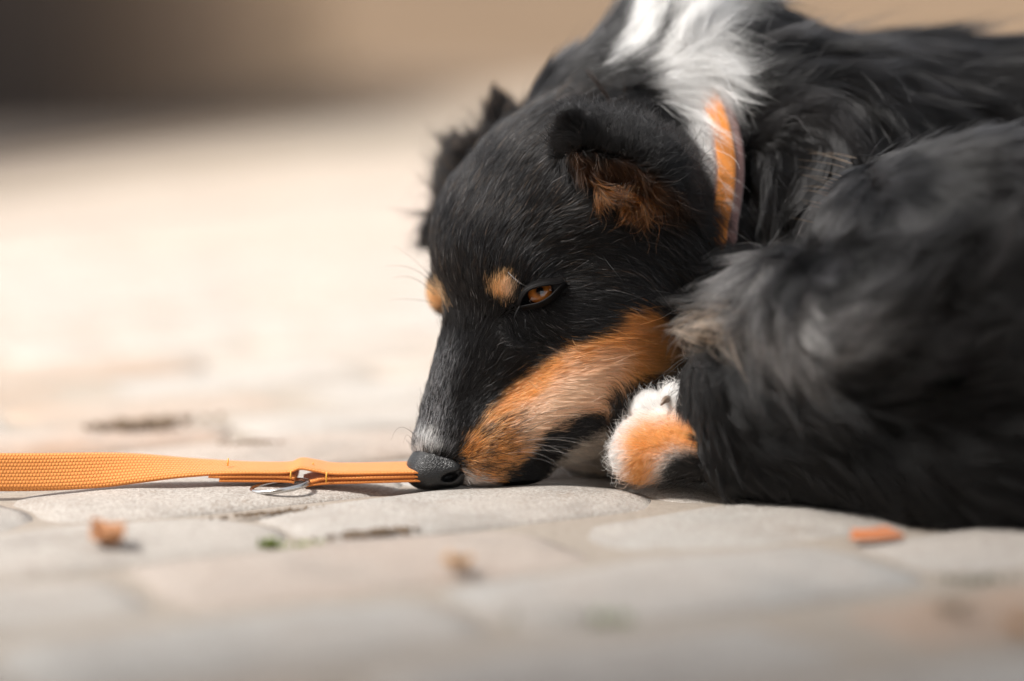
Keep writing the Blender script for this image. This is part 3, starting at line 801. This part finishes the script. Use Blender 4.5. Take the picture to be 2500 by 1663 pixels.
for q in range(7):
    tuft.append(((1435 + q * 4, 235, 1.50), (1400, 215 + q * 2, 1.49), (1362 + 8 * q, 205 + q * 3, 1.48), .7, (.03, .02, .016)))
strands("ear_tuft", tuft, 0.00018, DK)
br = []
for q in range(17):
    y = rt.uniform(380, 560); x = 2085 - (y - 370) * 0.32 + rt.uniform(-12, 12)
    br.append(((x, y, 1.395), (x - 40, y - 14, 1.39), (x - rt.uniform(70, 115), y - rt.uniform(8, 30), 1.385), 1, (.75, .5, .28)))
strands("haunch_bristle", br, 0.00014, DK)

# ------------------------------------------------------------------ nose, eye, claw
def small_sdf(name, prims, step, parent, mat, ground_cut=False):
    lo = np.array([9.0] * 3); hi = -lo
    for (g, op, k, kind, a) in prims:
        if op != '+': continue
        if kind == 'e': mn, mx = a[0] - a[1].max(), a[0] + a[1].max()
        else: mn = np.minimum(a[0], a[1]) - max(a[2], a[3]); mx = np.maximum(a[0], a[1]) + max(a[2], a[3])
        lo = np.minimum(lo, mn - .003); hi = np.maximum(hi, mx + .003)
    F, n_ = sdf_grid(prims, lo, hi, step, ground_cut, -0.004)
    v, q = surface_nets(F, lo, step)
    return link(name, mesh_np(name, to_world(v), q), parent, mat)
t = NT("nose_leather"); tc = t.node("ShaderNodeTexCoord")
vo = t.node("ShaderNodeTexVoronoi"); vo.inputs["Scale"].default_value = 800; vo.feature = 'DISTANCE_TO_EDGE'; t.link(tc.outputs["Object"], vo.inputs["Vector"])
t.base((0.005, 0.005, 0.0055)); t.rough(0.40); t.b.inputs['Specular IOR Level'].default_value = 0.5
t.bump(t.ramp(vo.outputs["Distance"], [(0.0, (0, 0, 0)), (0.25, (1, 1, 1))]).outputs[0], 0.4, 0.0004)
M_NOSE = t.m
PR_keep = PR; PR = []
E(0, (1082, 1130, 1.4505), (1.55, 1.10, 1.75), .010, 14)
E(0, (1042, 1136, 1.449), (1.12, 1.02, 1.5), .012, 50)
E(0, (1056, 1163, 1.446), (1.35, .60, 1.5), .010)
E(0, (1112, 1150, 1.441), (.80, .85, 1.1), .007)
E(0, (1098, 1166, 1.4310), (.50, .24, .7), .002, 14, '-')
K(0, (1104, 1163, 1.431), (1136, 1142, 1.433), .16, .09, .002, '-')
nose_prims = PR; PR = PR_keep
nose = small_sdf("nose", nose_prims, 0.0009, root, M_NOSE, True)

t = NT("amber_iris"); tc = t.node("ShaderNodeTexCoord"); mp = t.node("ShaderNodeMapping"); t.link(tc.outputs["Object"], mp.inputs[0])
sep = t.node("ShaderNodeSeparateXYZ"); t.link(tc.outputs["Object"], sep.inputs[0])
rr = t.math('SQRT', t.math('ADD', t.math('MULTIPLY', sep.outputs[0], sep.outputs[0]), t.math('MULTIPLY', sep.outputs[1], sep.outputs[1])))
nz = t.noise(900, 4, .6, tc.outputs["Object"])
rr2 = t.math('ADD', rr, t.math('MULTIPLY', t.math('SUBTRACT', nz.outputs[0], .5), .0012))
col = t.ramp(t.math('MULTIPLY', rr2, 100), [(0.20, (.004, .004, .005)), (0.25, (.16, .05, .010)), (0.42, (.50, .17, .03)), (0.66, (.32, .09, .014)), (0.76, (.012, .006, .004)), (0.9, (.006, .005, .005))])
t.base(col.outputs[0]); t.rough(.12); t.b.inputs["Coat Weight"].default_value = 1.0; t.b.inputs["Coat Roughness"].default_value = 0.02
M_EYE = t.m
def uv_sphere(name, r, nu=40, nv=24):
    vs = [(0, 0, r)]; fs = []
    for j in range(1, nv):
        th = math.pi * j / nv
        for i in range(nu): vs.append((r * math.sin(th) * math.cos(6.28319 * i / nu), r * math.sin(th) * math.sin(6.28319 * i / nu), r * math.cos(th)))
    vs.append((0, 0, -r)); L_ = len(vs) - 1
    for i in range(nu):
        fs.append((0, 1 + i, 1 + (i + 1) % nu)); fs.append((L_, L_ - nu + (i + 1) % nu, L_ - nu + i))
        for j in range(nv - 2):
            a = 1 + j * nu + i; b = 1 + j * nu + (i + 1) % nu; fs.append((a, a + nu, b + nu, b))
    return mesh(name, vs, fs)
EYE_C = W(1317, 722, 1.4350)
eye = link("eye", uv_sphere("eye", 0.0100), root, M_EYE)
look = Vector((0.02, -1.0, 0.42)).normalized()
eye.matrix_parent_inverse = Matrix.Identity(4)
eye.location = Vector(EYE_C) - root.location
eye.rotation_euler = look.to_track_quat('Z', 'Y').to_euler()

def tube(name, pts, rads, parent, mat, sides=10, closed=False):
    pts = np.asarray(pts, float); n = len(pts); vs, fs = [], []
    up = np.array([0.13, -0.99, 0.05])
    for i in range(n):
        a = pts[(i - 1) % n] if closed or i > 0 else pts[i]; b = pts[(i + 1) % n] if closed or i < n - 1 else pts[i]
        tg = b - a; tg /= np.linalg.norm(tg) + 1e-9
        x = np.cross(tg, up); x /= np.linalg.norm(x) + 1e-9; y = np.cross(x, tg)
        for s in range(sides):
            th = 6.28319 * s / sides; vs.append(pts[i] + rads[i] * (math.cos(th) * x + math.sin(th) * y))
    for i in range(n if closed else n - 1):
        for s in range(sides):
            a, b = i * sides + s, i * sides + (s + 1) % sides; c, d = ((i + 1) % n) * sides + s, ((i + 1) % n) * sides + (s + 1) % sides
            fs.append((a, b, d, c))
    if not closed: fs.append(tuple(range(sides))[::-1]); fs.append(tuple((n - 1) * sides + s for s in range(sides)))
    return link(name, mesh(name, vs, fs), parent, mat)
def spline(keys, n, closed=False):
    k = np.array(keys, float); m = len(k); out = []
    segs = m if closed else m - 1
    for i in range(n):
        u = i / (n if closed else n - 1) * segs; j = min(int(u), segs - 1); f = u - j
        g = lambda q: k[q % m] if closed else k[min(max(q, 0), m - 1)]
        p0, p1, p2, p3 = g(j - 1), g(j), g(j + 1), g(j + 2)
        out.append(0.5 * (2 * p1 + (p2 - p0) * f + (2 * p0 - 5 * p1 + 4 * p2 - p3) * f * f + (3 * p1 - p0 - 3 * p2 + p3) * f ** 3))
    return np.array(out)
M_LID = plain("eyelid_skin", (0.003, 0.0026, 0.0026), 0.55, 0, 700, (0.007, 0.006, 0.006), 0.0004)
UPK = ((1268,749),(1276,726),(1290,709),(1312,700),(1338,695),(1360,694),(1378,688))
LOK = ((1268,749),(1292,745),(1318,739),(1342,725),(1360,707),(1378,688))
def lid(keys, sign, rad):
    k2 = spline(keys, 30)
    dep = 1.4212 + 0.0055 * np.abs(np.linspace(-1, 1, 30)) ** 2.5
    rows = []
    tg = np.gradient(k2, axis=0); tg /= np.linalg.norm(tg, axis=1, keepdims=True); nr = np.stack([tg[:, 1], -tg[:, 0]], 1) * sign
    for (o_, dz) in (((0, 0.0), (3, -0.0002), (7, 0.0006), (11, 0.0020), (16, 0.0060)) if sign > 0 else ((0, 0.0), (2, -0.0002), (5, 0.0006), (9, 0.0026), (14, 0.0070))):
        rows.append(np.array([W(x_ + n_[0] * o_, y_ + n_[1] * o_, d_ + dz) for (x_, y_), n_, d_ in zip(k2, nr, dep)]))
    vs = np.concatenate(rows); fs = []
    for j in range(4):
        for i in range(29): fs.append((j * 30 + i, j * 30 + i + 1, (j + 1) * 30 + i + 1, (j + 1) * 30 + i))
    link("eyelid", mesh("eyelid", vs, fs), root, M_LID)
    tube("lid_rim", rows[0], prof(rad), root, M_LID)
prof = lambda r: [r * (0.35 + 0.65 * math.sin(math.pi * (i + 1.5) / 32)) for i in range(30)]
M_LID.node_tree.nodes['Principled BSDF'].inputs['Specular IOR Level'].default_value = 0.12
lid(UPK, 1, 0.0008)
lid(LOK, -1, 0.0007)
tube("tear_line", spline([W(1270, 748, 1.4235), W(1262, 762, 1.4225), W(1256, 778, 1.4225)], 8), [.0008] * 8, root, M_LID)
t = NT("tear"); t.base((.8, .8, .8)); t.rough(.05)
M_CLAW = plain("claw_horn", (0.16, 0.11, 0.075), 0.35, 0, 300, (0.28, 0.21, 0.16))
tube("claw", spline([W(1640, 978, 1.424), W(1626, 975, 1.415), W(1613, 990, 1.411)], 8), [0.0028, 0.0027, 0.0025, .0022, .0018, .0014, .0009, .0003], root, M_CLAW)
M_TONGUE = None

# ------------------------------------------------------------------ collar and leash webbing
def webbing(name, c, c2, pu, pv, rough=0.75, depth=0.0006):
    t = NT(name); t.rough(rough); uv = t.node("ShaderNodeUVMap"); sp = t.node("ShaderNodeSeparateXYZ"); t.link(uv.outputs[0], sp.inputs[0])
    u, v = sp.outputs[0], sp.outputs[1]
    rowi = t.math('FLOOR', t.math('MULTIPLY', v, pv)); shift = t.math('MULTIPLY', t.math('MODULO', rowi, 2.0), 0.5)
    su = t.math('ABSOLUTE', t.math('SINE', t.math('MULTIPLY', t.math('ADD', t.math('MULTIPLY', u, pu), shift), math.pi)))
    sv = t.math('ABSOLUTE', t.math('SINE', t.math('MULTIPLY', t.math('MULTIPLY', v, pv), math.pi)))
    h = t.math('POWER', t.math('MULTIPLY', su, sv), 0.6)
    tc = t.node("ShaderNodeTexCoord"); nz = t.noise(1500, 3, .6, tc.outputs["Object"]); n2 = t.noise(60, 3, .6, tc.outputs["Object"])
    cc = t.mix(t.math('MULTIPLY', h, 1.0), c2, c)
    cc = t.mix(t.math('MULTIPLY', n2.outputs[0], .3), cc, c2)
    t.base(cc); t.bump(t.math('ADD', h, t.math('MULTIPLY', nz.outputs[0], .3)), 0.9, depth)
    t.b.inputs["Sheen Weight"].default_value = 0.3
    return t.m
ORANGE, ORANGE2 = (0.86, 0.34, 0.07), (0.56, 0.16, 0.018)
M_WEB = webbing("orange_webbing", ORANGE, ORANGE2, 500, 11, depth=.0005)
M_COLLAR = webbing("orange_collar_webbing", (0.90, 0.33, 0.05), (0.70, 0.22, 0.03), 420, 6, depth=.0004)
M_LINING = webbing("mauve_lining", (0.34, 0.19, 0.17), (0.24, 0.13, 0.12), 900, 24, depth=.0002)

def ribbon(name, centre, wvec, width, thick, parent, mat, closed=False, nw=8, edge_round=True):
    """a strap: centre (n,3), wvec (n,3) unit across, rectangular section with soft edges"""
    n = len(centre); prof_ = []
    for i in range(nw + 1): prof_.append((-0.5 + i / nw, 0.5 * (1 if 0 < i < nw else .35)))
    for i in range(nw, -1, -1): prof_.append((-0.5 + i / nw, -0.5 * (1 if 0 < i < nw else .35)))
    m = len(prof_); vs, fs, uvs = [], [], []
    ln = np.concatenate([[0], np.cumsum(np.linalg.norm(np.diff(centre, axis=0), axis=1))])
    for i in range(n):
        a = centre[(i - 1) % n] if closed or i > 0 else centre[i]; b = centre[(i + 1) % n] if closed or i < n - 1 else centre[i]
        tg = b - a; tg /= np.linalg.norm(tg); w_ = wvec[i] - tg * (wvec[i] @ tg); w_ /= np.linalg.norm(w_); nn = np.cross(w_, tg)
        for (a_, b_) in prof_: vs.append(centre[i] + w_ * a_ * width + nn * b_ * thick)
    for i in range(n if closed else n - 1):
        for s in range(m):
            a, b = i * m + s, i * m + (s + 1) % m; c, d = ((i + 1) % n) * m + s, ((i + 1) % n) * m + (s + 1) % m
            fs.append((a, b, d, c))
            va, vb = prof_[s][0] + .5, prof_[(s + 1) % m][0] + .5; u0, u1 = ln[i], (ln[i + 1] if i + 1 < n else ln[i] + ln[1])
            uvs += [(u0, va), (u0, vb), (u1, vb), (u1, va)]
    if not closed:
        fs.append(tuple(range(m))[::-1]); fs.append(tuple((n - 1) * m + s for s in range(m)))
        uvs += [(0, 0)] * (2 * m)
    me = mesh(name, vs, fs)
    uv = me.uv_layers.new(name="UVMap"); uv.data.foreach_set("uv", np.array(uvs, np.float32).ravel())
    return link(name, me, parent, mat)

# the collar hugs the neck: its front edges are dropped on to the neck, the rest runs round behind
def on_neck(px, py, off, start=1.47):
    ds = np.arange(start, 1.75, 0.001); pts = np.stack([C(px, py, d_) for d_ in ds]); v = sample(GRID, pts)
    hit = np.argmax(v < off); return pts[hit] if v[hit] < off else pts[60]
RE = ((1690, 158), (1738, 180), (1780, 240), (1804, 320), (1814, 400), (1810, 480), (1800, 540), (1792, 610))
LE = ((1630, 200), (1672, 240), (1706, 300), (1728, 370), (1735, 430), (1735, 490), (1740, 550), (1745, 610))
OFF = (-.006, -.002, .006, .0085, .009, .009, .008, .006)
PR_ = np.array([on_neck(*q_, o_) for q_, o_ in zip(RE, OFF)]); PL_ = np.array([on_neck(*q_, o_ - .002) for q_, o_ in zip(LE, OFF)])
PL_[:, 2] = np.maximum(PL_[:, 2], PR_[:, 2] - 0.006); axis = np.array([0.80, -0.12, 0.58]); axis /= np.linalg.norm(axis)
back_pts = np.array([C(1690, 690, 1.525), C(1590, 680, 1.58), C(1520, 560, 1.62), C(1500, 380, 1.64), C(1530, 240, 1.62), C(1600, 175, 1.575)])
wk = np.concatenate([(PR_ - PL_) / np.linalg.norm(PR_ - PL_, axis=1, keepdims=True), np.tile(axis, (6, 1))])
edge = np.concatenate([PR_, back_pts + axis * 0.012])
e_s = spline(edge, 90, True); w_s = spline(wk, 90, True); w_s /= np.linalg.norm(w_s, axis=1, keepdims=True)
for _ in range(4): e_s = (np.roll(e_s, 1, 0) + 2 * e_s + np.roll(e_s, -1, 0)) / 4; w_s = (np.roll(w_s, 1, 0) + 2 * w_s + np.roll(w_s, -1, 0)) / 4
ctr = e_s.mean(0); rad_dir = e_s - ctr; rad_dir -= axis * (rad_dir @ axis)[:, None]; rad_dir /= np.linalg.norm(rad_dir, axis=1, keepdims=True)
collar = tag(empty("collar", tuple(to_world(ctr))), "orange webbing collar with mauve lining round the dog's white furred neck", "collar")
ribbon("lining", to_world(e_s - w_s * 0.0095), w_s @ R3, 0.019, 0.003, collar, M_LINING, True)
ribbon("strap", to_world(e_s - w_s * 0.0135 + rad_dir * 0.003), w_s @ R3, 0.0115, 0.0028, collar, M_COLLAR, True)

# leash
leash = tag(empty("leash", tuple(G(620, 1182))), "orange woven dog leash with metal ring lying across the paving from left to nose", "leash")
def leash_path(rows, n):
    s = spline([list(W(a, b, d)) + [r_] for (a, b, d, r_) in rows], n)
    cen_ = s[:, :3]; w_ = np.stack([np.zeros(n), np.cos(np.radians(s[:, 3])), np.sin(np.radians(s[:, 3]))], 1)
    return cen_, w_
c_, w_ = leash_path([(-330,1150,1.405,84),(-160,1152,1.412,82),(0,1153,1.418,78),(120,1152,1.423,70),(240,1148,1.428,58),(340,1143,1.432,40),(430,1141,1.436,24),(520,1141,1.44,14),
                     (600,1142,1.44,9),(700,1142,1.44,8),(735,1132,1.44,8),(775,1138,1.44,8),(830,1145,1.44,8),(1000,1142,1.442,8),(1030,1141,1.443,8)], 150)
ribbon("strap", c_, w_, 0.0225, 0.0022, leash, M_WEB)
c_, w_ = leash_path([(515,1150,1.44,10),(545,1152,1.44,9),(600,1152,1.44,8),(700,1153,1.44,8),(726,1158,1.44,8)], 30)
ribbon("folded_strap", c_, w_, 0.0222, 0.0026, leash, M_WEB)
c_, w_ = leash_path([(540,1161,1.44,9),(600,1162,1.44,8),(700,1163,1.44,8),(724,1167,1.44,8)], 20)
ribbon("folded_strap", c_, w_, 0.0222, 0.0024, leash, M_WEB)
c_, w_ = leash_path([(742,1172,1.44,6),(770,1164,1.44,7),(800,1157,1.44,8),(900,1155,1.44,8),(1000,1152,1.442,8),(1028,1151,1.443,8)], 40)
ribbon("folded_strap", c_, w_, 0.0222, 0.0026, leash, M_WEB)
c_, w_ = leash_path([(745,1177,1.44,5),(800,1168,1.44,8),(900,1165,1.44,8),(1000,1162,1.442,8),(1028,1161,1.443,8)], 30)
ribbon("folded_strap", c_, w_, 0.0222, 0.0024, leash, M_WEB)
M_STEEL = plain("polished_steel", (0.62, 0.61, 0.60), 0.22, 1.0, 200, (0.5, 0.49, 0.48))
rc = np.array(W(683, 1187, 1.424)); rg = []
for q in range(48):
    th = 6.28319 * q / 48; a = 0.0166 * math.cos(th); b = 0.0125 * math.sin(th)
    rg.append(rc + np.array([a, b, 0.0022 * math.cos(th) + 0.06 * b]))
tube("ring", rg, [0.0015] * 48, leash, M_STEEL, 10, True)
def stitch(px, py, d, h):
    a = W(px, py, d); return tube("stitch", [a, a + np.array([0.0004, 0, h])], [0.0005, 0.0004], leash, M_STITCH, 6)
M_STITCH = plain("yellow_thread", (0.85, 0.42, 0.06), 0.6)
stitch(556, 1137, 1.437, .0045); stitch(709, 1170, 1.428, .005); stitch(796, 1178, 1.428, .006); stitch(764, 1134, 1.436, .001)

# short end of a second strap by the dog's body
c_ = spline([W(2078, 1304, 1.287), W(2110, 1305, 1.286), W(2150, 1303, 1.289), W(2185, 1298, 1.296)], 16)
M_WEB_SHADED = webbing("shaded_orange_webbing", (0.66, 0.19, 0.02), (0.42, 0.10, 0.01), 420, 9)  # leash orange darkened so the colour itself carries the shade by the flank
s2 = ribbon("strap_end", c_, np.tile(np.array([0, .98, .17]), (16, 1)), 0.015, 0.0022, None, M_WEB_SHADED)
tag(s2, "short orange strap end on the stones under the dog's dark flank, at the right", "strap")

# ------------------------------------------------------------------ litter on the stones
def leaf(name, p, size, col, col2, seed, label, cat="leaf", curl=0.5):
    r = random.Random(seed); vs, fs = [], []; n = 10
    for i in range(n + 1):
        u = i / n; w_l = size * 0.34 * math.sin(math.pi * min(u * 1.02 + .02, 1)) ** .7 * (1 + .18 * math.sin(9 * u + seed))
        for j in range(5):
            v = j / 4 * 2 - 1
            vs.append((u * size - size / 2, v * w_l, curl * size * (0.35 * abs(v) ** 1.5 + 0.9 * (u - .5) ** 2) + 0.0008 * math.sin(14 * u + 5 * v)))
    for i in range(n):
        for j in range(4): a = i * 5 + j; fs.append((a, a + 5, a + 6, a + 1))
    me = mesh(name, vs, fs); o = link(name, me, None, plain(name + "_tissue", col, .7, 0, 300, col2))
    md = o.modifiers.new("thickness", 'SOLIDIFY'); md.thickness = 0.0006
    o.location = p; o.rotation_euler = (r.uniform(-.4, .2), r.uniform(-.2, .2), r.uniform(0, 6.28))
    tag(o, label, cat); return o
leaf("fallen_leaf", tuple(G(272, 1330) + np.array([0, 0, .001])), .026, (.50, .27, .13), (.34, .13, .05), 3, "curled reddish brown leaf on the pale stones at the lower left", curl=.8)
leaf("fallen_leaf", tuple(G(1120, 1388) + np.array([0, 0, .001])), .018, (.62, .36, .14), (.55, .28, .10), 8, "small ochre leaf in the joint below the dog's muzzle", curl=.6)
leaf("fallen_leaf", tuple(G(2492, 1545) + np.array([0, 0, .001])), .016, (.42, .22, .07), (.3, .13, .04), 5, "brown leaf at the right edge near the bottom corner")
leaf("seed_husk", tuple(G(2330, 1490) + np.array([0, 0, .001])), .016, (.36, .30, .22), (.3, .24, .18), 6, "pale dry husk on the shaded stone at the lower right", "husk")
M_MOSS = plain("moss", (.26, .33, .06), .9, 0, 400, (.10, .15, .02))
def sprout(name, p, n, spread, h, seed, label, col=None):
    r = random.Random(seed); vs, fs = [], []
    for q in range(n):
        x, y = r.gauss(0, spread), r.gauss(0, spread * .35); a = r.uniform(0, 6.28); hh = h * r.uniform(.5, 1.2); w_s = h * .16; l_ = h * r.uniform(.2, .9)
        b0 = len(vs); dx, dy = math.cos(a), math.sin(a)
        for (s, w2) in ((0, .5), (.5, 1), (1, .1)):
            for sg in (-1, 1): vs.append((x + dx * l_ * s - dy * w_s * w2 * sg, y + dy * l_ * s + dx * w_s * w2 * sg, hh * math.sin(s * 1.5)))
        fs += [(b0, b0 + 1, b0 + 3, b0 + 2), (b0 + 2, b0 + 3, b0 + 5, b0 + 4)]
    o = link(name, mesh(name, vs, fs), None, col or M_MOSS); o.location = p; tag(o, label, "moss" if "moss" in name else "weed"); return o
sprout("moss_tuft", tuple(G(655, 1312) + np.array([0, 0, -.006])), 34, .003, .006, 1, "bright green moss tuft in the joint under the metal ring")
sprout("moss_tuft", tuple(G(735, 1312) + np.array([0, 0, -.006])), 40, .009, .004, 2, "thin green moss strip right of the bright moss tuft")
sprout("weed_sprig", tuple(G(1480, 1492) + np.array([0, 0, -.006])), 16, .005, .006, 3, "pale green sprig in the joint at the lower middle", plain("pale_sprig", (.40, .50, .26), .8))
sprout("weed_sprig", tuple(G(1370, 1492) + np.array([0, 0, -.007])), 60, .012, .006, 4, "dull green weed strip left of the pale sprig", plain("dull_sprig", (.16, .17, .10), .8))
sprout("weed_sprig", tuple(G(2370, 1392) + np.array([0, 0, -.007])), 40, .010, .005, 5, "dark green weed in the shaded joint at the right", plain("dark_sprig", (.10, .11, .07), .8))
# crumbs of bark and soil lodged in the joints
M_SOIL = plain("soil_crumb", (.22, .155, .10), .95, 0, 500, (.10, .07, .045))
def crumbs(p, n, sx, sy, size, seed, label, name="soil_crumbs"):
    r = random.Random(seed); vs, fs = [], []
    for q in range(n):
        x, y = r.gauss(0, sx), r.gauss(0, sy); s = size * r.uniform(.4, 1.2); b0 = len(vs)
        xx, yy = x * U[0] - y * U[1], x * U[1] + y * U[0]
        for (a, b, c) in ((1, 0, 0), (-1, 0, 0), (0, 1, 0), (0, -1, 0), (0, 0, 1), (0, 0, -1)):
            vs.append((xx + a * s * r.uniform(.6, 1.3), yy + b * s * r.uniform(.6, 1.3), c * s * .7 + r.uniform(0, size)))
        for f in ((0, 2, 4), (2, 1, 4), (1, 3, 4), (3, 0, 4), (2, 0, 5), (1, 2, 5), (3, 1, 5), (0, 3, 5)): fs.append(tuple(b0 + t_ for t_ in f))
    o = link(name, mesh(name, vs, fs, False), None, M_SOIL, "stuff"); o.location = p; o["label"] = label; return o
crumbs(tuple(G(345, 1040)), 160, .016, .006, .0035, 1, "dark soil and bark crumbs in a joint behind the leash")
crumbs(tuple(G(610, 1088)), 110, .010, .004, .0022, 2, "brown crumbs in the joint behind the leash ring")
crumbs(tuple(G(680, 1236) + np.array([0, 0, -.004])), 260, .020, .0022, .0012, 3, "grit in the joint in front of the leash ring")
crumbs(tuple(G(905, 1288) + np.array([0, 0, -.004])), 120, .012, .003, .002, 4, "grit at the corner of the stone under the muzzle")
